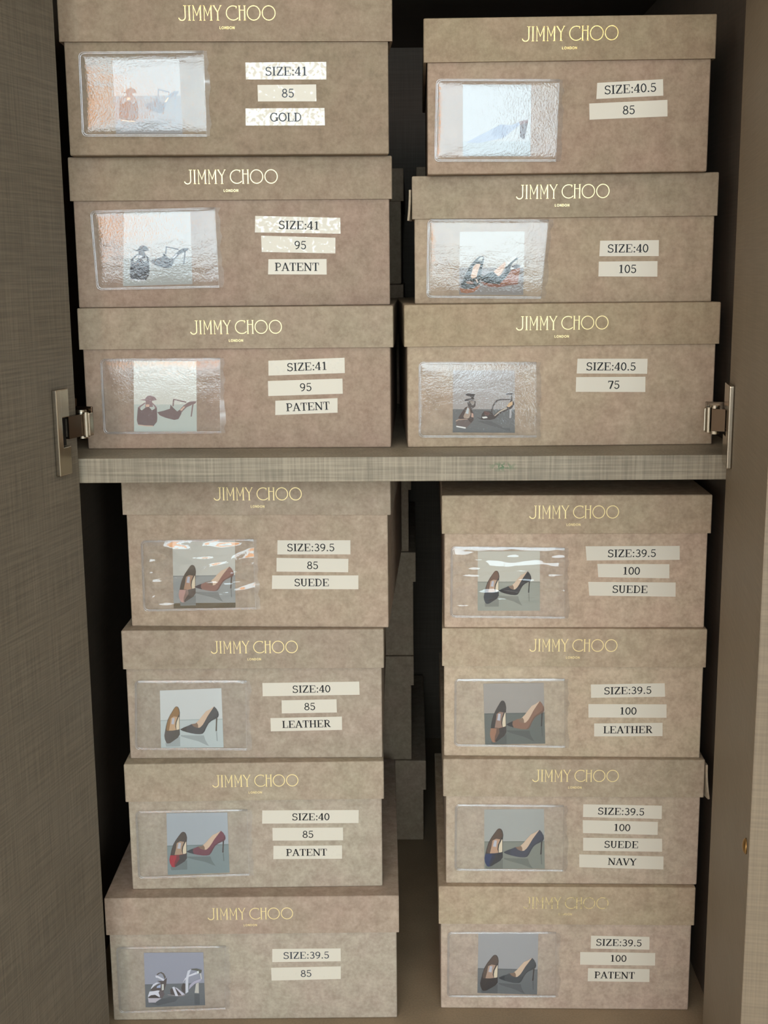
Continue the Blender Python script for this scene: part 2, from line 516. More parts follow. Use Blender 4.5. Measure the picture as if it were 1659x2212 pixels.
S_LEFT = {'hat': [(545,550),(600,540),(625,500),(670,490),(710,510),(735,550),(680,565),(640,595),(600,560)],
          'neck': [(610,560),(680,570),(692,645),(600,655)],
          'strap': [(520,660),(530,640),(600,585),(606,598),(548,650),(545,690)],
          'strap2': [(735,660),(728,640),(688,590),(680,600),(712,650),(708,690)],
          'vamp': [(520,650),(562,695),(600,660),(640,640),(680,692),(735,655),(740,800),(735,850),(690,915),(600,910),(520,890),(505,830),(515,700)],
          'rim': [(520,886),(600,898),(690,902),(690,915),(600,910),(520,896)],
          'tab': [(612,612),(652,612),(646,645),(608,645)]}
S_RIGHT = {'vamp': [(750,675),(830,655),(900,630),(905,580),(960,640),(985,665),(1020,640),(1035,690),(1000,760),(950,772),(850,745),(780,715)],
           'sole': [(1000,660),(1060,590),(1100,560),(1150,535),(1215,538),(1200,565),(1100,610),(1050,660),(1020,700)],
           'strap': [(928,600),(938,505),(1095,542),(1088,556),(952,522),(944,600)],
           'insole': [(1015,650),(1062,600),(1080,605),(1040,655)],
           'heel': [(1162,575),(1180,565),(1156,730),(1142,730)]}
def sandals(frame, left, right, horizon, wall, floor, cl, cr, light):
    x0, y0, x1, y1 = frame
    L = [([(x0, y0), (x1, y0), (x1, y1), (x0, y1)], wall), ([(x0, horizon), (x1, horizon), (x1, y1), (x0, y1)], floor)]
    for k in ('hat', 'neck', 'strap', 'strap2', 'vamp'):
        L.append((rebox(S_LEFT[k], (505, 490, 740, 915), left), tuple(v * (0.86 if k == 'vamp' else 1.1) for v in cl)))
    for k in ('rim', 'tab'):
        L.append((rebox(S_LEFT[k], (505, 490, 740, 915), left), light))
    for k in ('heel', 'strap', 'sole', 'vamp'):
        L.append((rebox(S_RIGHT[k], (750, 505, 1215, 772), right), tuple(v * (0.86 if k == 'vamp' else 1.0) for v in cr)))
    L.append((rebox(S_RIGHT['insole'], (750, 505, 1215, 772), right), light))
    return frame, L

def rect(x0, y0, x1, y1):
    return [(x0, y0), (x1, y0), (x1, y1), (x0, y1)]

W_ = (226, 226, 236)
PICTURES = {
 'L1': sandals((455, 160, 1295, 1045), (505, 490, 750, 900), (830, 505, 1275, 800), 590, (176, 170, 162), (140, 138, 136), (128, 92, 66), (120, 126, 134), (214, 186, 150)),
 'L2': sandals((428, 95, 1246, 970), (505, 490, 740, 915), (750, 505, 1215, 772), 640, (182, 178, 170), (160, 162, 156), (38, 44, 50), (38, 44, 50), (190, 190, 190)),
 'L3': sandals((458, 82, 1213, 925), (492, 492, 740, 865), (740, 530, 1215, 785), 600, (214, 212, 200), (190, 196, 186), (136, 114, 112), (140, 118, 114), (214, 180, 158)),
 'R1': ((400, 100, 1242, 985), [(rect(400, 100, 1242, 985), (180, 182, 180)), (rect(400, 800, 1242, 985), (165, 172, 172)),
        ([(440, 815), (560, 750), (700, 680), (870, 590), (1000, 600), (1100, 560), (1105, 598), (1000, 680), (930, 740), (900, 760), (600, 822)], (150, 160, 176)),
        ([(780, 640), (870, 590), (960, 640), (930, 730), (850, 750), (760, 720)], (134, 146, 166)),
        ([(1098, 556), (1150, 540), (1212, 530), (1206, 572), (1112, 600)], (120, 84, 78)),
        ([(1108, 600), (1203, 568), (1168, 772), (1140, 772), (1108, 742)], (78, 60, 60))]),
 'R2': ((462, 208, 1290, 1018), [(rect(462, 208, 1290, 1018), (188, 183, 172)), (rect(462, 670, 1290, 1018), (132, 126, 120)),
        ([(468, 930), (540, 948), (640, 938), (726, 880), (722, 922), (650, 985), (560, 1002), (482, 988)], (152, 100, 70)),
        ([(485, 880), (520, 800), (560, 720), (600, 640), (660, 570), (720, 520), (770, 520), (778, 560), (755, 680), (745, 790), (725, 830), (720, 890), (640, 940), (540, 945), (490, 920)], (44, 52, 48)),
        ([(610, 775), (640, 655), (680, 618), (735, 622), (700, 720), (682, 792), (622, 812)], (206, 172, 142)),
        ([(692, 575), (735, 528), (765, 532), (752, 580)], (188, 190, 180)),
        ([(545, 850), (600, 838), (650, 860), (640, 880), (560, 876)], (140, 106, 84)),
        ([(668, 818), (690, 812), (706, 860), (695, 868)], (200, 178, 160)),
        ([(742, 848), (900, 876), (980, 878), (1060, 800), (1130, 700), (1242, 660), (1216, 882), (1100, 892), (980, 920), (860, 915), (780, 890)], (150, 98, 70)),
        ([(742, 848), (900, 878), (1000, 876), (1216, 862), (1216, 884), (1100, 893), (980, 920), (860, 915), (780, 890)], (128, 80, 56)),
        ([(745, 830), (740, 790), (790, 770), (830, 740), (900, 718), (980, 780), (1040, 740), (1060, 640), (1130, 590), (1200, 535), (1216, 555), (1150, 600), (1120, 660), (1110, 720), (1040, 820), (980, 880), (900, 876), (800, 862)], (40, 50, 48)),
        ([(900, 718), (980, 650), (1050, 590), (1058, 640), (1000, 752), (965, 782)], (216, 184, 160)),
        ([(1050, 622), (1100, 560), (1170, 528), (1200, 538), (1120, 600), (1070, 655)], (208, 206, 196)),
        ([(1128, 650), (1200, 624), (1246, 640), (1236, 668), (1128, 702)], (58, 42, 40)),
        ([(1120, 655), (1160, 668), (1165, 682), (1125, 696)], (206, 204, 196))]),
 'R3': ((502, 78, 1312, 965), [(rect(502, 78, 1312, 965), (166, 158, 152)), (rect(502, 632, 1312, 965), (104, 104, 102)),
        ([(820, 800), (1000, 800), (1180, 900), (1250, 900), (1250, 940), (1100, 900), (900, 830)], (90, 90, 88)),
        ([(650, 425), (700, 405), (792, 415), (785, 442), (770, 470), (792, 488), (735, 500), (660, 522), (655, 500), (690, 480), (740, 476), (742, 458), (690, 440)], (70, 64, 62)),
        ([(690, 530), (760, 498), (802, 520), (796, 592), (746, 632), (700, 592)], (86, 78, 74)),
        ([(720, 520), (770, 510), (790, 540), (760, 580)], (150, 138, 128)),
        ([(572, 755), (605, 700), (660, 610), (690, 590), (745, 632), (775, 700), (772, 790), (735, 835), (700, 780), (590, 770)], (74, 60, 54)),
        ([(640, 735), (692, 600), (722, 625), (735, 700), (715, 760), (650, 760)], (170, 148, 130)),
        ([(668, 690), (694, 608), (712, 622), (706, 700)], (190, 196, 198)),
        ([(742, 742), (746, 680), (770, 700), (772, 750)], (198, 160, 140)),
        ([(540, 800), (570, 783), (690, 773), (740, 832), (672, 905), (550, 876)], (104, 90, 84)),
        ([(536, 806), (545, 790), (572, 776), (692, 766), (700, 776), (576, 788), (552, 806)], (178, 150, 132)),
        ([(548, 868), (672, 890), (670, 910), (548, 886)], (230, 228, 222)),
        ([(1245, 632), (1272, 612), (1262, 752), (1240, 757)], (176, 172, 170)),
        ([(1000, 660), (1018, 580), (1068, 500), (1130, 482), (1272, 482), (1272, 497), (1130, 502), (1082, 518), (1036, 582), (1018, 662)], (84, 76, 72)),
        ([(1262, 416), (1272, 416), (1282, 500), (1268, 500)], (84, 76, 72)),
        ([(1108, 408), (1200, 404), (1200, 424), (1110, 424)], (186, 182, 176)), ([(1196, 404), (1292, 402), (1292, 415), (1196, 424)], (64, 58, 56)),
        ([(808, 742), (870, 762), (880, 700), (908, 658), (1000, 660), (1005, 620), (1030, 720), (1110, 650), (1200, 600), (1268, 490), (1298, 530), (1302, 562), (1270, 622), (1200, 648), (1120, 692), (1050, 766), (980, 784), (880, 780)], (62, 52, 48)),
        ([(908, 658), (960, 668), (992, 690), (960, 722), (915, 712)], (96, 66, 58)),
        ([(1040, 722), (1110, 655), (1205, 600), (1210, 622), (1120, 668), (1052, 728)], (190, 172, 150)),
        ([(1205, 590), (1235, 540), (1280, 512), (1284, 560), (1240, 600)], (206, 168, 122)),
        ([(880, 740), (940, 732), (958, 752), (900, 764)], (226, 222, 214))]),
 'L7': ((112, 95, 1478, 1312), [(rect(112, 95, 1478, 1312), (156, 158, 172)), (rect(112, 795, 1478, 1312), (104, 108, 112)),
        ([(200, 1210), (480, 1130), (700, 1090), (900, 1090), (800, 1200), (400, 1280)], (88, 92, 96)), (rect(1240, 1040, 1360, 1290), (86, 92, 96)),
        ([(390, 575), (430, 545), (500, 523), (560, 560), (602, 640), (572, 690), (530, 580), (480, 550), (400, 598)], (92, 84, 78)),
        ([(400, 720), (540, 730), (625, 650), (605, 800), (560, 920), (520, 1000), (460, 985), (240, 930), (262, 888), (480, 772)], (84, 74, 72)),
        ([(500, 800), (546, 798), (542, 930), (494, 942)], (214, 212, 204)),
        ([(390, 840), (478, 800), (470, 880), (380, 880)], (176, 186, 216)),
        ([(250, 880), (300, 800), (380, 757), (440, 765), (330, 832), (250, 902)], W_),
        ([(362, 600), (420, 607), (562, 688), (542, 724), (420, 655), (368, 645)], W_),
        ([(400, 1000), (450, 940), (520, 950), (560, 1020), (500, 1120), (440, 1080)], (100, 88, 90)),
        ([(175, 1060), (215, 955), (300, 950), (400, 935), (450, 940), (420, 985), (450, 1062), (440, 1092), (330, 1030), (250, 1040), (180, 1082)], W_),
        ([(180, 1078), (250, 1038), (340, 1032), (436, 1088), (420, 1112), (200, 1108)], (66, 56, 52)),
        ([(172, 1085), (205, 1102), (425, 1108), (482, 1118), (362, 1188), (350, 1207), (186, 1202)], (196, 190, 198)),
        ([(690, 922), (745, 880), (860, 930), (960, 1055), (870, 1070), (700, 1042)], (76, 68, 66)),
        ([(620, 1028), (860, 1058), (1020, 1038), (1045, 1030), (1012, 1076), (880, 1082), (640, 1048)], (150, 140, 142)),
        ([(740, 870), (790, 858), (872, 1072), (808, 1072)], W_), ([(800, 868), (850, 888), (1022, 1036), (960, 1062)], (212, 208, 222)),
        ([(1288, 800), (1352, 776), (1346, 1022), (1250, 1012)], (206, 202, 192)),
        ([(945, 880), (990, 780), (1052, 800), (1045, 1032), (960, 960)], (72, 64, 62)),
        ([(1120, 935), (1140, 830), (1250, 740), (1400, 690), (1420, 630), (1428, 690), (1390, 748), (1260, 802), (1170, 882)], (186, 182, 200)),
        ([(1388, 560), (1412, 575), (1428, 690), (1405, 692)], (222, 220, 212)),
        ([(1188, 460), (1320, 453), (1432, 488), (1426, 545), (1350, 578), (1310, 500), (1200, 484)], (92, 92, 84)),
        ([(1040, 1022), (1052, 700), (1110, 500), (1190, 463), (1142, 580), (1116, 690), (1106, 985)], (220, 222, 232)),
        ([(985, 770), (1040, 672), (1130, 600), (1312, 528), (1322, 576), (1140, 632), (1052, 692)], W_),
        ([(1318, 515), (1362, 505), (1366, 560), (1330, 575)], (236, 240, 240))]),
 'L4': pumps((75, 60, 1482, 1545), (195, 580, 597, 1415), (560, 625, 1455, 1168), 830, (198, 194, 182), (152, 152, 147),
             shoe_colours((92, 78, 66), (96, 80, 66), (190, 150, 138), (92, 80, 64), (176, 138, 110), (146, 106, 92), (74, 58, 56)), (1432, (98, 84, 58))),
 'L5': pumps((115, 110, 1510, 1415), (195, 475, 558, 1312), (552, 500, 1433, 1110), 790, (206, 208, 204), (190, 199, 196),
             shoe_colours((82, 76, 68), (84, 72, 58), (88, 80, 74), (146, 108, 62), (196, 160, 122), (74, 73, 73), (66, 62, 56))),
 'L6': pumps((112, 165, 1490, 1530), (155, 578, 565, 1360), (545, 570, 1432, 1120), 890, (168, 175, 180), (128, 142, 142),
             shoe_colours((62, 56, 56), (64, 54, 50), (168, 30, 48), (74, 62, 54), (176, 146, 120), (116, 62, 74), (52, 56, 62), (120, 36, 46))),
 'R4': pumps((125, 125, 1520, 1430), (260, 548, 612, 1278), (595, 560, 1328, 1085), 800, (196, 190, 174), (154, 154, 140),
             shoe_colours((36, 38, 42), (42, 34, 30), (46, 52, 58), (110, 78, 58), (186, 152, 124), (38, 34, 36), (30, 28, 30))),
 'R5': pumps((100, 58, 1468, 1428), (215, 437, 605, 1380), (595, 462, 1465, 1095), 735, (160, 152, 143), (98, 102, 95),
             shoe_colours((52, 42, 36), (48, 40, 34), (156, 110, 82), (54, 46, 40), (150, 118, 100), (136, 98, 76), (36, 34, 32))),
 'R6': pumps((115, 92, 1470, 1422), (115, 512, 545, 1370), (545, 548, 1462, 1162), 815, (166, 166, 159), (130, 132, 120),
             shoe_colours((38, 38, 40), (46, 38, 34), (24, 42, 84), (84, 62, 46), (190, 150, 120), (60, 62, 76), (50, 52, 62), (28, 36, 58))),
 'R7': pumps((140, 62, 1465, 1440), (195, 552, 600, 1385), (600, 603, 1432, 1183), 880, (160, 158, 157), (106, 108, 108),
             shoe_colours((44, 36, 32), (52, 40, 36), (52, 42, 36), (84, 66, 54), (176, 144, 122), (66, 68, 70), (42, 46, 50))),
}

PRINT_MATS = {}
def print_mat(rgb):
    key = tuple(int(round(v)) for v in rgb)
    if key not in PRINT_MATS:
        PRINT_MATS[key] = flat('photo_ink', key, 0.5, 0.0, 0.12)
    return PRINT_MATS[key]

def picture(name, quad, parent):
    """quad: TL, TR, BL, BR in metres on the box front (x, z)"""
    (x0, y0, x1, y1), layers = PICTURES[name]
    TL, TR, BL, BR = [Vector(q) for q in quad]
    bm = bmesh.new()
    mats, idx = [], {}
    for li, (pts, rgb) in enumerate(layers):
        m = print_mat(rgb)
        if m.name not in idx:
            idx[m.name] = len(mats); mats.append(m)
        vs = []
        for (px, py) in pts:
            u = min(max((px - x0) / (x1 - x0), 0), 1); v = min(max((py - y0) / (y1 - y0), 0), 1)
            p = (TL * (1 - u) + TR * u) * (1 - v) + (BL * (1 - u) + BR * u) * v
            vs.append(bm.verts.new((p.x, -0.0004 - 0.000025 * li, p.y)))
        f = bm.faces.new(vs)
        f.material_index = idx[m.name]
    # paper edge behind the print
    b = [bm.verts.new((p.x, -0.0002, p.y)) for p in (TL, TR, BR, BL)]
    fr = [bm.verts.new((p.x, -0.0004, p.y)) for p in (TL, TR, BR, BL)]
    for i in range(4):
        bm.faces.new((b[i], b[(i + 1) % 4], fr[(i + 1) % 4], fr[i]))
    return obj('shoe_photo', bm, mats, parent)

# ------------------------------------------------------------------ materials
M_DOOR = laminate('door_weave', (110, 100, 85), 0.75, f=820.0)  # the shelf's laminate, darkened to carry the left door's grazing light
M_DOOR_FINE = laminate('door_weave_fine', (126, 111, 91), 0.35, f=900.0)  # same board again, its colour lowered for the dimmer right door
M_SHELF = laminate('shelf_weave', (142, 131, 112), 0.8, stain=(0.060, 0.81726, -0.1262 + LIFT), f=640.0)
M_CARCASS = laminate('carcass_weave', (104, 91, 77), 0.35, f=640.0)  # same laminate with the shade of the cabinet interior in its colour
M_BOTTOM = laminate('bottom_weave', (150, 131, 106), 0.4, f=640.0)
M_STEEL = metal_material('brushed_nickel', (170, 160, 142), 0.22)
M_DARKSTEEL = metal_material('dark_bronze_steel', (88, 74, 60), 0.22)
M_BLACK = flat('black_recess', (18, 16, 14), 0.6)
M_BRASS = metal_material('aged_brass', (168, 132, 82), 0.35)
M_INK = flat('black_ink', (24, 23, 24), 0.5)
M_INK_SOFT = flat('grey_ink', (62, 66, 72), 0.5)
M_BEAD = bead_material('clear_vinyl_weld')
M_FILM = film_material('clear_vinyl_film', 1.1, 0.06)
M_FILM_SMOOTH = film_material('clear_vinyl_film_smooth', 0.15, 0.05)
M_FOIL = foil_material('gold_foil', (246, 226, 164))
M_FOIL_DEEP = foil_material('gold_foil_deep', (226, 190, 112), rough=0.25)
M_FOIL_WORN = foil_material('gold_foil_worn', (226, 206, 146), 0.6)

# ------------------------------------------------------------------ the room
M_WALL = flat('wall_paint', (216, 208, 198), 0.9)
M_CEIL = flat('ceiling_paint', (228, 226, 222), 0.9)
M_FLOORB = flat('floor_pale', (206, 198, 188), 0.7)
XW, YF, H = 1.7, 1.50, 2.5
structure('floor', box_bm(-XW - .1, XW + .1, WALL_Y - .1, YF + .1, -0.1, 0.0), M_FLOORB)
structure('ceiling', box_bm(-XW - .1, XW + .1, WALL_Y - .1, YF + .1, H, H + .1), M_CEIL)
structure('wall_left', box_bm(-XW - .1, -XW, WALL_Y, YF, 0, H), M_WALL)
structure('wall_right', box_bm(XW, XW + .1, WALL_Y, YF, 0, H), M_WALL)
structure('wall_front', box_bm(-XW - .1, XW + .1, YF, YF + .1, 0, H), M_WALL)
bm = bmesh.new()
xs = -XW - .1
for wx0, wx1, wz0, wz1 in sorted(OPENINGS):
    add_box(bm, xs, wx0, WALL_Y - .1, WALL_Y, 0, H)
    if wz0 > 0:
        add_box(bm, wx0, wx1, WALL_Y - .1, WALL_Y, 0, wz0)
    add_box(bm, wx0, wx1, WALL_Y - .1, WALL_Y, wz1, H)
    xs = wx1
add_box(bm, xs, XW + .1, WALL_Y - .1, WALL_Y, 0, H)
structure('wall_back', bm, M_WALL)
M_WINF = flat('window_frame', (205, 200, 194), 0.5)
fw = 0.03
for k, (wx0, wx1, wz0, wz1) in enumerate(OPENINGS):
    bm = bmesh.new()
    add_box(bm, wx0, wx0 + fw, WALL_Y - .07, WALL_Y - .03, wz0, wz1)
    add_box(bm, wx1 - fw, wx1, WALL_Y - .07, WALL_Y - .03, wz0, wz1)
    add_box(bm, wx0 + fw, wx1 - fw, WALL_Y - .07, WALL_Y - .03, wz0, wz0 + fw)
    add_box(bm, wx0 + fw, wx1 - fw, WALL_Y - .07, WALL_Y - .03, wz1 - fw, wz1)
    structure('window_%d' % (k + 1), bm, M_WINF)  # frames after the first surround the openings added for brightness

M_LAMPGLOW = emit_material('lamp_glow', (255, 168, 92), LAMP_STRENGTH)
M_CEILGLOW = emit_material('ceiling_glow', (255, 236, 214), CEILING_W)
t = empty('ceiling_light', (0.0, -0.75, H - 0.0))  # unseen panel, added to lift the overall brightness
tag(t, 'square ceiling light in the middle of the room', 'light')
obj('housing', box_bm(-.32, .32, -.32, .32, -.03, 0.0), M_CEIL, t)
obj('diffuser', box_bm(-.29, .29, -.29, .29, -.042, -.031), M_CEILGLOW, t)
t = empty('floor_lamp', (-0.58, -1.5, 0.0))
tag(t, 'floor lamp with a warm glowing shade beside the window', 'lamp')
bm = bmesh.new(); add_cyl(bm, (0, 0, 0), (0, 0, .025), .13); obj('base', bm, M_DARKSTEEL, t)
bm = bmesh.new(); add_cyl(bm, (0, 0, .025), (0, 0, .84), .012); obj('pole', bm, M_DARKSTEEL, t)
bm = bmesh.new(); add_cyl(bm, (0, 0, .80), (0, 0, 1.26), .16, .12, 32); obj('lamp_shade', bm, M_LAMPGLOW, t)

# ------------------------------------------------------------------ the cabinet
YC = 0.8173                                  # front plane of the carcass
ZS = -0.1193 + LIFT                         # top of the middle shelf
ZB = -0.55023 + LIFT                         # top of the bottom board
ZT = 0.240 + LIFT                            # underside of the top board
XL, XR, YB = -0.256, 0.224, 1.428            # inner faces of the sides and of the back
cab = empty('cabinet', (0, 0, 0))
tag(cab, 'tall taupe woven-finish cabinet standing open, holding stacked shoe boxes on two levels', 'cabinet')
obj('side_panel', box_bm(XL - .018, XL, YC, YB + .01, 0.0, ZT + .02, bevel=.0006), M_CARCASS, cab)
obj('side_panel', box_bm(XR, XR + .018, YC, YB + .01, 0.0, ZT + .02, bevel=.0006), M_CARCASS, cab)
obj('back_panel', box_bm(XL, XR, YB, YB + .01, 0.0, ZT), M_CARCASS, cab)
obj('top_panel', box_bm(XL, XR, YC, YB + .01, ZT, ZT + .02, bevel=.0006), M_CARCASS, cab)
obj('bottom_panel', box_bm(XL, XR, YC, YB, ZB - .02, ZB, bevel=.0006), M_BOTTOM, cab)
obj('plinth', box_bm(XL, XR, YC + .04, YC + .058, 0.0, ZB - .02), M_CARCASS, cab)
obj('shelf', box_bm(XL, XR, YC, YB, ZS - .0164, ZS, bevel=.0005), M_SHELF, cab)

# left door, swung out a little past square
DZ0, DZ1 = ZB - .018, ZT + .018
XDL = -0.2185
LANG = math.radians(-13.0)
d = obj('door', box_bm(-.019, 0.0, -.262, -.0045, DZ0, DZ1, bevel=.0008), M_DOOR, cab)
d.location = (XDL, YC - .0015, 0)
d.rotation_euler = (0, 0, LANG)
tag(d, 'left door, opened a little past square to the cabinet')
# right door, opened a little less than square
HX = 0.2066
ang = math.atan2(0.0325, 0.217)
dr = obj('door', box_bm(0.0, .019, -.202, -.0015, DZ0, DZ1, bevel=.0008), M_DOOR_FINE, cab)
dr.location = (HX, YC, 0)
dr.rotation_euler = (0, 0, -ang)
tag(dr, 'right door, opened almost square to the cabinet')
bm = bmesh.new()
bmesh.ops.create_uvsphere(bm, u_segments=20, v_segments=10, radius=1.0)
for v in bm.verts:
    v.co = Vector((min(v.co.x, 0.0) * .0022, v.co.y * .0042, v.co.z * .0044))
nub = obj('door_buffer', bm, M_BRASS, dr, True)
nub.location = (0.0, -.190, -.304 + LIFT)
tag(nub, 'small round brass stud on the right door')

def plate_bm(y0, y1, z0, z1, th, sy0, sz0, sz1):
    """cover plate standing on a face at x=0, growing towards +x, with a slot cut in from the y1 side"""
    bm = bmesh.new()
    add_box(bm, 0, th, y0, sy0, z0, z1, bevel=.0009, seg=3)
    add_box(bm, 0, th * .98, sy0 - .001, y1, sz1, z1, bevel=.0007)
    add_box(bm, 0, th * .98, sy0 - .001, y1, z0, sz0, bevel=.0007)
    return bm

def hinge(root_loc, rz, side, y0, y1, z0, z1, slot, arm_z, tip, reach, label):
    h = obj('hinge', plate_bm(y0, y1, z0, z1, .0034, slot[0], slot[1], slot[2]), M_STEEL, cab)
    tag(h, label)
    h.location = root_loc
    h.rotation_euler = (0, 0, rz)
    if side < 0:
        h.scale = (-1, 1, 1)
    az0, az1 = arm_z
    c = obj('cup', box_bm(.0001, .0006, slot[0] + .0005, y1 - .001, slot[1] + .0005, slot[2] - .0005), M_BLACK, h)  # flat black sheet painting the shade inside the cup's hollow
    bm = bmesh.new()
    tx, ty = tip
    # channel-shaped arm: web plus two flanges, from the cup out to the knuckle
    s = Vector((.0022, y1 - .001, 0)); e = Vector((tx - .001, ty, 0))
    dv = (e - s); ln = dv.length; dn = dv.normalized(); nn = Vector((dn.y, -dn.x, 0))
    def quadbox(o, length, wide, za, zb):
        vs = []
        for z in (za, zb):
            for a, b in ((0, 0), (1, 0), (1, 1), (0, 1)):
                p = o + dn * (length * a) - nn * (wide * b)
                vs.append(bm.verts.new((p.x, p.y, z)))
        for f in ((0, 1, 2, 3), (7, 6, 5, 4), (0, 4, 5, 1), (1, 5, 6, 2), (2, 6, 7, 3), (3, 7, 4, 0)):
            bm.faces.new([vs[i] for i in f])
    quadbox(s + nn * .0008, ln, .0012, az0, az1)
    quadbox(s - nn * .0004, ln, .0055, az1 - .0012, az1)
    quadbox(s - nn * .0004, ln, .0055, az0, az0 + .0012)
    obj('arm', bm, M_DARKSTEEL, h)
    bm = bmesh.new()
    add_cyl(bm, (tx, ty, az0 - .0009), (tx, ty, az1 + .0009), .0021)
    add_cyl(bm, (tx - .004, ty + .002, az1 + .0002), (tx - .004, ty + .002, az1 + .0022), .0034)
    add_cyl(bm, (tx - .004, ty + .002, az0 - .0022), (tx - .004, ty + .002, az0 - .0002), .0034)
    # bright outer link bent round the knuckle
    add_box(bm, tx + .0016, tx + .0030, ty - .001, ty + .0045, az0 - .0004, az1 + .0004, bevel=.0006)
    obj('knuckle', bm, M_STEEL, h, False)
    bm = bmesh.new()
    add_box(bm, reach, tx + .002, ty + .005, ty + .0068, az0 + .001, az1 + .004, bevel=.0006)
    add_box(bm, reach, reach + .012, ty + .0068, ty + .040, az0 - .002, az1 + .006, bevel=.001)
    obj('mounting_arm', bm, M_DARKSTEEL, h)
    return h

Zh = LIFT
hinge((XDL, YC - .0015, 0), LANG, 1, -.03525, -.0193, -.1256 + Zh, -.0705 + Zh, (-.0288, -.1075 + Zh, -.0888 + Zh), (-.1032 + Zh, -.0888 + Zh), (.0048, -.0003), -.0340,
      'nickel hinge on the left door')
hr = hinge((HX, YC, 0), -ang, -1, .7825 - YC, .8125 - YC, -.1235 + Zh, -.0712 + Zh, (.794 - YC, -.1045 + Zh, -.088 + Zh), (-.1032 + Zh, -.0888 + Zh), (.0125, .8150 - YC), -.0140,
           'nickel hinge on the right door')

# ------------------------------------------------------------------ shoe boxes
def shell_bm(w, d, z0, z1, wall, open_top, bev=.0011):
    """card tray open at one end, walls of real thickness; front face on y=0, depth towards +y"""
    bm = bmesh.new()
    add_box(bm, -w / 2, w / 2, 0, d, z0, z1)
    bm.edges.ensure_lookup_table()
    zo = z1 if open_top else z0
    es = [e for e in bm.edges if not all(abs(v.co.z - zo) < 1e-6 for v in e.verts)]
    bmesh.ops.bevel(bm, geom=es, offset=bev, segments=3, affect='EDGES', profile=0.55)
    bm.faces.ensure_lookup_table()
    cap = max((f for f in bm.faces if all(abs(v.co.z - zo) < 1e-6 for v in f.verts)), key=lambda f: f.calc_area())
    bmesh.ops.inset_region(bm, faces=[cap], thickness=wall, use_even_offset=True)
    r = bmesh.ops.extrude_face_region(bm, geom=[cap])
    dz = (z0 + wall - z1) if open_top else (z1 - wall - z0)
    vs = [g for g in r['geom'] if isinstance(g, bmesh.types.BMVert)]
    bmesh.ops.delete(bm, geom=[cap], context='FACES')
    bmesh.ops.translate(bm, verts=vs, vec=(0, 0, dz))
    return bm

def sleeve(name, quad, crinkle, bulge, parent, film, seed):
    TL, TR, BL, BR = [Vector(q) for q in quad]
    NX, NZ = 60, 40
    bm = bmesh.new()
    g = []
    def at(u, v):
        p = (TL * (1 - u) + TR * u) * (1 - v) + (BL * (1 - u) + BR * u) * v
        return p
    for j in range(NZ + 1):
        row = []
        for i in range(NX + 1):
            u, v = i / NX, j / NZ
            p = at(u, v)
            # rounded left corners
            rc = .06
            edge = min(u * 1.6, v * 1.0, (1 - v) * 1.0)
            du, dv = u * 1.55, min(v, 1 - v)
            if du < rc and dv < rc:
                rr = math.hypot(rc - du, rc - dv)
                if rr > rc:
                    k = rc / rr
                    nu, nv = (rc - (rc - du) * k) / 1.55, rc - (rc - dv) * k
                    p = at(nu, nv if v < .5 else 1 - nv)
            rise = 1 - math.exp(-max(edge, 0) / .035)
            w = noise.noise(Vector((u * 3.1 + seed * 3.7, v * 4.3, seed))) * .6 + noise.noise(Vector((u * 5.5 + v * 3, v * 13.0, seed * 2.1))) * .4
            y = -.0012 - rise * (.0006 + bulge * math.sin(math.pi * v) * (.6 + .4 * math.sin(math.pi * u))) - rise * crinkle * w
            row.append(bm.verts.new((p.x, min(y, -.0011), p.y)))
        g.append(row)
    for j in range(NZ):
        for i in range(NX):
            bm.faces.new((g[j][i], g[j + 1][i], g[j + 1][i + 1], g[j][i + 1]))
    s = obj('photo_sleeve', bm, film, parent, True)
    # welded rim along the top, the left side and the bottom: two fine beads
    bm = bmesh.new()
    for off, r in ((0.0, .00042), (.016, .00060)):
        path = []
        rc = .055
        for a in range(0, 8):
            path.append(None)
        path = []
        path.append((1.0, off))
        n = 10
        for k in range(n + 1):
            path.append((1.0 - (1 - (rc + off) / 1.55) * k / n, off))
        for k in range(1, 7):
            a = math.pi / 2 * k / 6
            path.append(((off + rc - rc * math.sin(a)) / 1.55, off + rc - rc * math.cos(a)))
        for k in range(1, n + 1):
            path.append((off / 1.55, off + rc + (1 - 2 * (off + rc)) * k / n))
        for k in range(1, 7):
            a = math.pi / 2 * k / 6
            path.append(((off + rc - rc * math.cos(a)) / 1.55, 1 - off - rc + rc * math.sin(a)))
        for k in range(1, n + 1):
            path.append(((off + rc) / 1.55 + (1 - (off + rc) / 1.55) * k / n, 1 - off))
        rings = []
        pts = [at(u, v) for u, v in path]
        for i, p in enumerate(pts):
            a, b = pts[max(i - 1, 0)], pts[min(i + 1, len(pts) - 1)]
            t2 = (b - a).normalized() if (b - a).length > 1e-9 else Vector((1, 0))
            nx = Vector((-t2.y, t2.x))
            ring = []
            for q in range(6):
                th = math.pi * 2 * q / 6
                o2 = nx * (math.cos(th) * r)
                ring.append(bm.verts.new((p.x + o2.x, -.0012 - math.sin(th) * r * .9, p.y + o2.y)))
            rings.append(ring)
        for i in range(len(rings) - 1):
            for q in range(6):
                bm.faces.new((rings[i][q], rings[i][(q + 1) % 6], rings[i + 1][(q + 1) % 6], rings[i + 1][q]))
    # the ragged flap at the open right end
    rnd = random.Random(seed)
    prev = None
    for k in range(15):
        v = k / 14
        p = at(1.0, v)
        wd = .0016 + rnd.random() * .0022
        a = bm.verts.new((p.x - .0006, -.0022 - rnd.random() * .0006, p.y))
        b = bm.verts.new((p.x + wd, -.0009 - rnd.random() * .0008, p.y))
        if prev:
            bm.faces.new((prev[0], prev[1], b, a))
        prev = (a, b)
    obj('welded_edge', bm, M_BEAD, s, True)
    return s

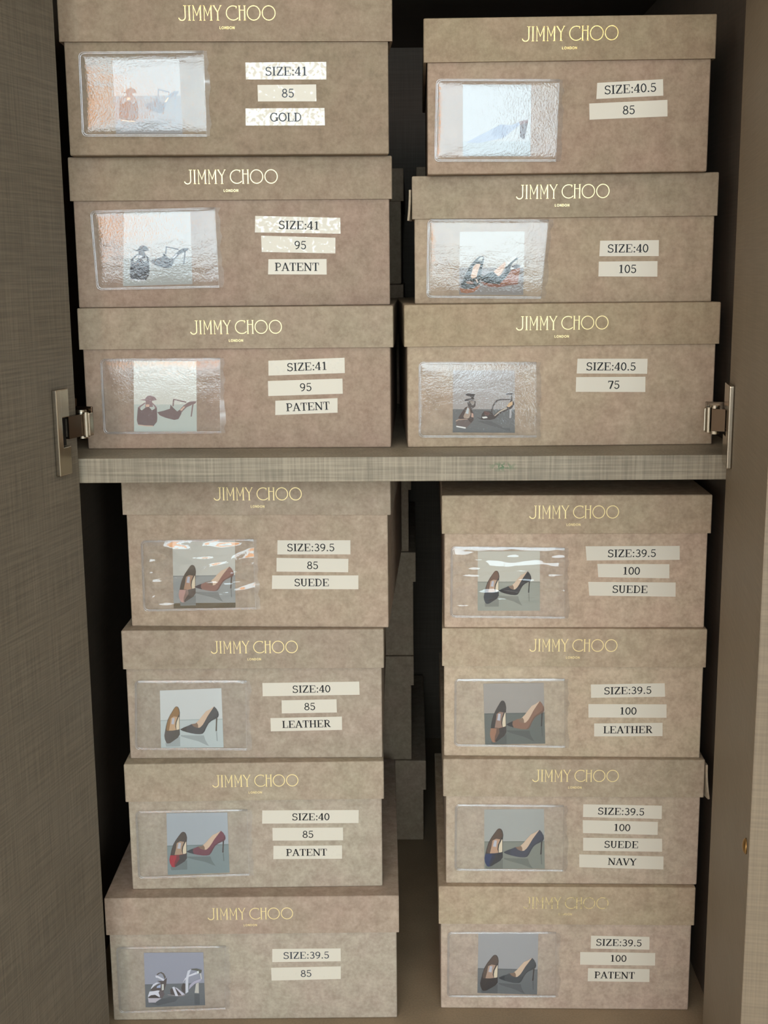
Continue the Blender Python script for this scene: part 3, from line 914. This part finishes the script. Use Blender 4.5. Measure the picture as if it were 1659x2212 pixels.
def tape(quad, mat, parent):
    vs = [Vector(q) for q in (quad[0], quad[1], quad[3], quad[2])]
    bm = bmesh.new()
    fr = [bm.verts.new((p.x, -.00022, p.y)) for p in vs]
    bk = [bm.verts.new((p.x, -.00001, p.y)) for p in vs]
    bm.faces.new(fr)
    bm.faces.new(bk[::-1])
    for i in range(4):
        bm.faces.new((fr[i], bk[i], bk[(i + 1) % 4], fr[(i + 1) % 4]))
    return obj('size_label', bm, mat, parent)

BOXES = [
('L1', [-119.4, 858.5, 3.77, 78.1, 211.3, 216.8, 71.3, 97.8], (0.8, 88.8), [(-96.2, 64.9), (-15.1, 65.5), (-96.6, 12.2), (-14.9, 11.8)], [(-74.8, 60.0), (-31.4, 60.8), (-74.7, 13.7), (-31.0, 13.5)], [('SIZE:41', [(11.7, 58.4), (64.7, 58.7), (11.7, 47.8), (64.6, 47.6)], (38.4, 52.9)), ('85', [(19.2, 44.3), (57.8, 44.5), (19.2, 33.9), (57.8, 33.8)], (39.1, 39.1)), ('GOLD', [(10.9, 29.5), (63.0, 29.6), (10.7, 18.6), (63.1, 18.5)], (37.4, 23.9))]),
('L2', [-120.9, 871.0, 3.96, -21.7, 213.7, 217.5, 71.3, 99.8], (-0.2, 86.5), [(-95.5, 64.6), (-11.6, 66.3), (-93.7, 12.2), (-10.5, 13.1)], [(-73.1, 63.8), (-28.5, 64.1), (-76.1, 14.5), (-28.9, 15.5)], [('SIZE:41', [(15.3, 60.7), (73.2, 59.0), (14.8, 49.7), (73.2, 48.4)], (45.0, 54.3)), ('95', [(18.9, 47.5), (69.6, 45.7), (19.1, 36.6), (69.4, 35.2)], (45.6, 41.0)), ('PATENT', [(23.5, 31.7), (63.3, 31.5), (23.0, 21.5), (63.2, 21.0)], (42.9, 26.4))]),
('L3', [-120.3, 863.0, -0.31, -119.2, 212.1, 216.5, 69.3, 97.4], (0.7, 83.8), [(-94.0, 62.6), (-10.8, 62.7), (-94.1, 10.9), (-12.0, 11.0)], [(-71.2, 61.3), (-27.7, 60.7), (-73.1, 12.2), (-29.2, 12.0)], [('SIZE:41', [(22.1, 60.6), (74.6, 62.3), (21.9, 50.4), (74.6, 51.8)], (48.7, 56.5)), ('95', [(21.4, 46.7), (72.9, 48.0), (21.4, 36.3), (73.0, 37.6)], (47.5, 42.3)), ('PATENT', [(26.2, 33.0), (69.3, 34.6), (25.9, 23.1), (69.2, 24.5)], (48.7, 28.9))]),
('R1', [104.9, 867.3, -0.36, 64.6, 186.4, 191.3, 71.5, 99.2], (0.4, 88.4), [(-87.3, 61.0), (-5.9, 59.7), (-88.5, 8.5), (-7.5, 7.6)], [(-69.7, 57.5), (-24.5, 56.9), (-69.6, 11.7), (-24.5, 11.2)], [('SIZE:40.5', [(19.0, 57.4), (62.1, 59.2), (18.6, 47.2), (62.6, 48.8)], (40.9, 53.5)), ('85', [(14.0, 44.4), (65.4, 46.1), (14.4, 34.1), (65.8, 35.6)], (40.2, 40.0))]),
('R2', [104.5, 878.2, -1.97, -21.4, 203.7, 206.9, 57.5, 86.0], (-1.0, 74.6), [(-92.5, 57.1), (-10.2, 56.1), (-93.5, 4.5), (-14.7, 3.1)], [(-70.6, 48.7), (-26.3, 48.5), (-71.0, 6.2), (-26.8, 5.6)], [('SIZE:40', [(25.2, 41.7), (64.9, 41.7), (24.8, 31.3), (65.1, 31.0)], (44.2, 36.4)), ('105', [(24.6, 27.7), (64.4, 27.7), (24.5, 17.7), (64.6, 17.2)], (44.1, 22.6))]),
('R3', [103.1, 864.5, 1.73, -119.2, 211.6, 215.7, 69.6, 97.8], (-0.1, 84.7), [(-97.8, 58.9), (-17.3, 58.1), (-98.0, 7.3), (-16.6, 6.4)], [(-74.4, 53.2), (-32.0, 52.8), (-74.6, 10.3), (-31.5, 9.6)], [('SIZE:40.5', [(11.1, 60.2), (59.2, 59.7), (10.7, 50.1), (59.2, 49.4)], (34.3, 54.7)), ('75', [(10.4, 47.6), (58.1, 47.4), (10.3, 37.5), (58.3, 36.9)], (36.4, 42.1))]),
('L4', [-111.1, 874.2, -1.68, -251.8, 187.8, 192.5, 83.4, 109.9], (1.7, 98.6), [(-83.9, 64.1), (-2.2, 65.5), (-84.3, 11.9), (-1.9, 13.8)], [(-61.2, 63.6), (-15.9, 64.2), (-62.3, 13.9), (-17.1, 14.6)], [('SIZE:39.5', [(14.8, 64.5), (67.1, 64.6), (14.4, 54.1), (67.0, 54.3)], (38.7, 59.3)), ('85', [(13.8, 51.6), (65.5, 51.0), (13.5, 41.5), (65.2, 41.1)], (39.7, 46.2)), ('SUEDE', [(10.3, 38.6), (72.5, 38.8), (9.8, 28.6), (72.4, 28.6)], (38.8, 33.5))]),
('L5', [-115.6, 868.6, 0.56, -350.4, 186.1, 189.7, 69.6, 98.6], (1.2, 85.8), [(-86.6, 60.5), (-5.3, 60.2), (-88.7, 7.8), (-6.5, 6.9)], [(-68.9, 52.7), (-23.9, 54.3), (-69.9, 8.5), (-23.8, 8.7)], [('SIZE:40', [(6.1, 58.0), (76.6, 58.7), (6.1, 47.9), (76.8, 48.7)], (41.8, 53.3)), ('85', [(19.8, 44.7), (59.9, 45.3), (19.7, 34.7), (60.0, 35.2)], (40.3, 39.9)), ('LEATHER', [(11.3, 31.1), (63.6, 32.0), (11.3, 20.9), (63.6, 21.8)], (37.6, 26.5))]),
('L6', [-116.5, 861.7, 1.77, -450.0, 186.5, 189.9, 70.5, 99.6], (0.8, 85.8), [(-88.0, 62.5), (-5.7, 63.0), (-88.3, 9.4), (-5.7, 10.9)], [(-65.5, 60.6), (-20.7, 60.6), (-66.5, 11.6), (-20.6, 12.8)], [('SIZE:40', [(5.1, 61.7), (76.2, 61.1), (4.7, 51.3), (75.9, 50.8)], (40.8, 56.2)), ('85', [(12.2, 47.8), (64.3, 47.4), (12.1, 37.7), (64.3, 37.3)], (38.4, 42.4)), ('PATENT', [(12.6, 33.5), (63.4, 33.2), (12.2, 23.0), (63.3, 22.6)], (37.0, 28.1))]),
('L7', [-119.5, 849.5, 1.31, -550.2, 213.1, 217.0, 71.0, 100.2], (-1.2, 87.1), [(-101.5, 60.5), (-20.3, 60.7), (-101.8, 6.9), (-22.0, 9.2)], [(-81.5, 55.4), (-37.3, 55.3), (-82.1, 10.8), (-37.5, 12.1)], [('SIZE:39.5', [(14.1, 57.4), (64.9, 57.4), (13.8, 46.8), (64.9, 47.0)], (39.3, 52.1)), ('85', [(12.8, 42.1), (64.8, 42.8), (12.9, 31.7), (64.6, 32.5)], (38.8, 37.3))]),
('R4', [116.0, 870.5, -0.78, -252.1, 186.0, 189.8, 69.8, 97.4], (-1.6, 85.3), [(-88.3, 60.2), (-7.5, 59.2), (-88.6, 8.3), (-6.6, 7.4)], [(-69.2, 56.7), (-25.1, 56.8), (-69.1, 12.9), (-24.5, 12.9)], [('SIZE:39.5', [(7.2, 60.1), (73.5, 60.3), (8.2, 49.8), (73.9, 50.2)], (40.1, 55.0)), ('100', [(15.8, 47.3), (66.7, 47.0), (16.7, 37.6), (67.0, 36.7)], (39.9, 42.2)), ('SUEDE', [(9.6, 34.1), (71.6, 33.6), (10.6, 24.0), (71.9, 23.2)], (39.5, 28.7))]),
('R5', [116.0, 870.0, -1.48, -350.2, 186.6, 189.5, 69.8, 98.1], (-0.3, 85.8), [(-85.4, 59.5), (-5.8, 60.3), (-85.7, 8.4), (-4.8, 7.8)], [(-64.7, 56.0), (-21.0, 57.0), (-63.1, 9.2), (-19.2, 10.4)], [('SIZE:39.5', [(13.1, 55.8), (66.0, 57.1), (13.4, 45.7), (66.7, 46.9)], (39.8, 51.5)), ('100', [(11.6, 40.9), (67.9, 41.1), (11.9, 30.7), (68.2, 30.9)], (40.3, 35.9)), ('LEATHER', [(16.1, 26.1), (65.5, 27.0), (16.3, 16.2), (65.8, 16.8)], (40.7, 21.6))]),
('R6', [117.2, 866.8, -0.61, -449.2, 186.4, 190.6, 70.2, 99.1], (1.5, 86.6), [(-86.3, 63.3), (-6.5, 63.0), (-86.6, 11.1), (-6.0, 10.9)], [(-64.9, 59.1), (-20.9, 59.9), (-64.5, 12.1), (-19.7, 12.4)], [('SIZE:39.5', [(7.9, 63.6), (65.4, 62.7), (7.8, 53.6), (65.6, 52.4)], (35.8, 58.1)), ('100', [(7.7, 51.1), (62.9, 50.0), (8.1, 40.9), (63.0, 39.7)], (36.6, 45.4)), ('SUEDE', [(8.3, 37.2), (66.4, 36.7), (8.5, 26.9), (66.7, 26.4)], (36.6, 32.0)), ('NAVY', [(5.7, 23.9), (67.9, 22.6), (5.9, 13.7), (68.1, 12.3)], (37.5, 18.3))]),
('R7', [113.6, 863.9, -0.44, -550.2, 187.0, 190.4, 70.9, 101.0], (-0.5, 88.4), [(-88.3, 63.5), (-7.3, 64.1), (-88.6, 10.2), (-6.6, 10.7)], [(-65.3, 62.8), (-20.4, 62.5), (-65.8, 13.2), (-20.7, 12.2)], [('SIZE:39.5', [(19.0, 60.9), (62.6, 60.2), (19.0, 50.4), (62.8, 49.8)], (40.0, 55.4)), ('100', [(11.2, 47.5), (67.3, 47.1), (11.3, 37.1), (67.4, 36.8)], (39.7, 42.5)), ('PATENT', [(17.4, 34.2), (63.4, 33.8), (17.3, 23.5), (63.6, 23.2)], (37.4, 28.7))]),
]
DEPTH = 0.264
# body colour, lid colour, sleeve crinkle, sleeve bulge, film, foil, soft ink, label bubbles, description
T = (172, 151, 130)
LOOK = {  # upper boxes get darker card to stand in for weaker light there
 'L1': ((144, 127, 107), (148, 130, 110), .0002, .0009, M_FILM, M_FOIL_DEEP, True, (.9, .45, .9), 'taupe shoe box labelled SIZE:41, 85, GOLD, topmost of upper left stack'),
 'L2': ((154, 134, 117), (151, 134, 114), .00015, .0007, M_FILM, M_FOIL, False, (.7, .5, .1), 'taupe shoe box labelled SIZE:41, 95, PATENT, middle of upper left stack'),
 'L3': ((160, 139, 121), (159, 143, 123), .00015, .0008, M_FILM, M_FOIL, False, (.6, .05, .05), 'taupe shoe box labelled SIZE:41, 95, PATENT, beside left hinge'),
 'R1': ((159, 138, 118), (152, 134, 110), .00015, .0006, M_FILM, M_FOIL_DEEP, False, (.05, .1, 0), 'taupe shoe box labelled SIZE:40.5, 85, topmost of upper right stack'),
 'R2': ((167, 148, 126), (157, 141, 120), .00015, .0006, M_FILM, M_FOIL, False, (.03, .03, 0), 'taupe shoe box labelled SIZE:40, 105, picturing black wedge sandals'),
 'R3': ((172, 152, 130), (162, 144, 119), .00012, .0008, M_FILM, M_FOIL, False, (.03, .05, 0), 'taupe shoe box labelled SIZE:40.5, 75, beside right hinge'),
 'L4': ((172, 153, 133), (165, 149, 130), .0022, .0005, M_FILM_SMOOTH, M_FOIL, False, (.03, .03, .03), 'taupe shoe box labelled SIZE:39.5, 85, SUEDE, picturing nude pumps'),
 'L5': ((167, 152, 135), (162, 147, 129), .00012, .0004, M_FILM, M_FOIL, False, (.05, .03, .03), 'taupe shoe box labelled SIZE:40, 85, LEATHER, picturing black pumps'),
 'L6': ((173, 160, 143), (169, 154, 134), .00012, .0004, M_FILM, M_FOIL, False, (.3, .3, .5), 'taupe shoe box labelled SIZE:40, 85, PATENT, picturing red pumps'),
 'L7': ((174, 161, 145), (169, 150, 133), .00012, .0004, M_FILM, M_FOIL, True, (.3, .4, .03), 'wide taupe shoe box labelled SIZE:39.5, 85, bottom of lower left stack'),
 'R4': ((186, 164, 143), (174, 155, 131), .0016, .0005, M_FILM_SMOOTH, M_FOIL, False, (.03, .03, .03), 'taupe shoe box labelled SIZE:39.5, 100, SUEDE, topmost of lower right stack'),
 'R5': ((186, 168, 145), (176, 158, 135), .00012, .0004, M_FILM, M_FOIL, False, (.1, .1, .03), 'taupe shoe box labelled SIZE:39.5, 100, LEATHER, picturing brown pumps'),
 'R6': ((181, 164, 145), (171, 155, 134), .00012, .0003, M_FILM, M_FOIL, False, (.1, .1, .1, .1), 'taupe shoe box labelled SIZE:39.5, 100, SUEDE, NAVY'),
 'R7': ((183, 164, 147), (175, 157, 133), .00012, .0003, M_FILM, M_FOIL_WORN, False, (.03, .03, .03), 'taupe shoe box labelled SIZE:39.5, 100, PATENT, under worn lid lettering'),
}
TAPE = (214, 206, 189)

def flap(parent, x, side, z0, z1, mat, spread):
    """split corner of a lid: the side wall's end curls away from the front wall"""
    bm = bmesh.new()
    n = 8
    rows = []
    for k in range(n + 1):
        f = k / n
        z = z1 + (z0 - z1) * f
        o = spread * f * f
        rows.append([bm.verts.new((x + side * (.0006 + o), .0004 - .0016 * f, z)), bm.verts.new((x + side * (.0020 + o), .0002 - .0010 * f, z)),
                     bm.verts.new((x + side * (.0012 + o * .6), .012, z)), bm.verts.new((x + side * .0001, .012, z))])
    for a, b in zip(rows, rows[1:]):
        for q in range(4):
            bm.faces.new((a[q], a[(q + 1) % 4], b[(q + 1) % 4], b[q]))
    bm.faces.new(rows[0]); bm.faces.new(rows[-1][::-1])
    return tag(obj('torn_corner', bm, mat, parent), 'split lid corner curling outwards')

for bi, (name, P, logo, sl, ph, labs) in enumerate(BOXES):
    xc, y, yaw, z0, W, WL, zlb, zlt = P[0] / 1000, P[1] / 1000, math.radians(P[2]), P[3] / 1000 + LIFT, P[4] / 1000, P[5] / 1000, P[6] / 1000, P[7] / 1000
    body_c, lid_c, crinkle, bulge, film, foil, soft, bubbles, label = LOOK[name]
    mm = lambda q: (q[0] / 1000, q[1] / 1000)
    root = empty('shoe_box', (xc, y, z0), yaw)
    tag(root, label, 'shoe box', 'labelled shoe boxes at the front of the cabinet')
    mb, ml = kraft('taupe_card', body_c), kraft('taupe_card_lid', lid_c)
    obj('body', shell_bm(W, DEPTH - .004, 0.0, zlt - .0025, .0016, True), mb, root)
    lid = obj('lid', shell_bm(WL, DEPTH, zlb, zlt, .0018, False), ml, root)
    lid.location = (0, -.002, 0)
    if name == 'R2':
        flap(lid, -WL / 2, -1, zlb - .001, zlt - .009, ml, .0012)
    if name == 'R6':
        flap(lid, WL / 2, 1, zlb - .001, zlt - .004, ml, .0022)
    obj('foil_lettering', brand_bm(logo[0] / 1000, logo[1] / 1000, .063, -.00012), foil, lid)
    s = sleeve(name, [mm(q) for q in sl], crinkle, bulge, root, film, bi + 1)
    picture(name, [mm(q) for q in ph], s)
    for li, (text, quad, ctr) in enumerate(labs):
        q = [mm(p) for p in quad]
        lab = tape(q, tape_material('label_tape', TAPE, bubbles[li]), root)
        a = math.atan2((q[1][1] - q[0][1]) + (q[3][1] - q[2][1]), (q[1][0] - q[0][0]) + (q[3][0] - q[2][0]))
        tag(lab, 'pale label tape printed ' + text)
        obj('printed_text', word_bm(text, ctr[0] / 1000, ctr[1] / 1000, .0055, a, -.00027), M_INK_SOFT if soft else M_INK, lab)

# back row: plain boxes behind, seen through the gap between the stacks
REAR_Y = 1.152
REAR = [  # x of the visible edge, side (+1: right edge known, -1: left edge known), z bottom, z lid bottom, z top, width, label
 (-.0057, 1, -.5502, -.4966, -.4667, .190, 'unlit shoe box on the cabinet floor behind the lower left stack'),
 (.0011, 1, -.4662, -.3898, -.3609, .190, 'unlit shoe box in the back row, second from the floor behind the lower left stack'),
 (.0034, 1, -.3605, -.2873, -.2588, .190, 'unlit shoe box in the back row, third from the floor behind the lower left stack'),
 (-.0006, 1, -.2584, -.1990, -.1700, .190, 'unlit shoe box in the back row, topmost behind the lower left stack'),
 (-.0065, 1, -.1190, -.0400, -.0104, .190, 'unlit shoe box in the back row on the shelf behind the upper left stack'),
 (-.0059, 1, -.0100, .0631, .0915, .190, 'unlit shoe box on top of the back row behind the upper left stack'),
 (.0052, -1, -.1190, -.0400, -.0104, .190, 'unlit shoe box in the back row on the shelf behind the upper right stack'),
 (.0052, -1, -.0100, .0640, .0925, .190, 'unlit shoe box on top of the back row behind the upper right stack'),
]
REAR[0] = (.0125,) + REAR[0][1:]
mrb = kraft('taupe_card_back_row', (168, 148, 126))
for x, side, za, zl, zt, w, label in REAR:
    root = empty('shoe_box', (x - side * w / 2, REAR_Y, za + LIFT), 0)
    tag(root, label, 'shoe box', 'shoe boxes in the back row')
    obj('body', shell_bm(w - .005, DEPTH - .004, 0.0, zt - za - .0025, .0016, True), mrb, root)
    lid = obj('lid', shell_bm(w, DEPTH, zl - za, zt - za, .0018, False), mrb, root)
    lid.location = (0, -.002, 0)
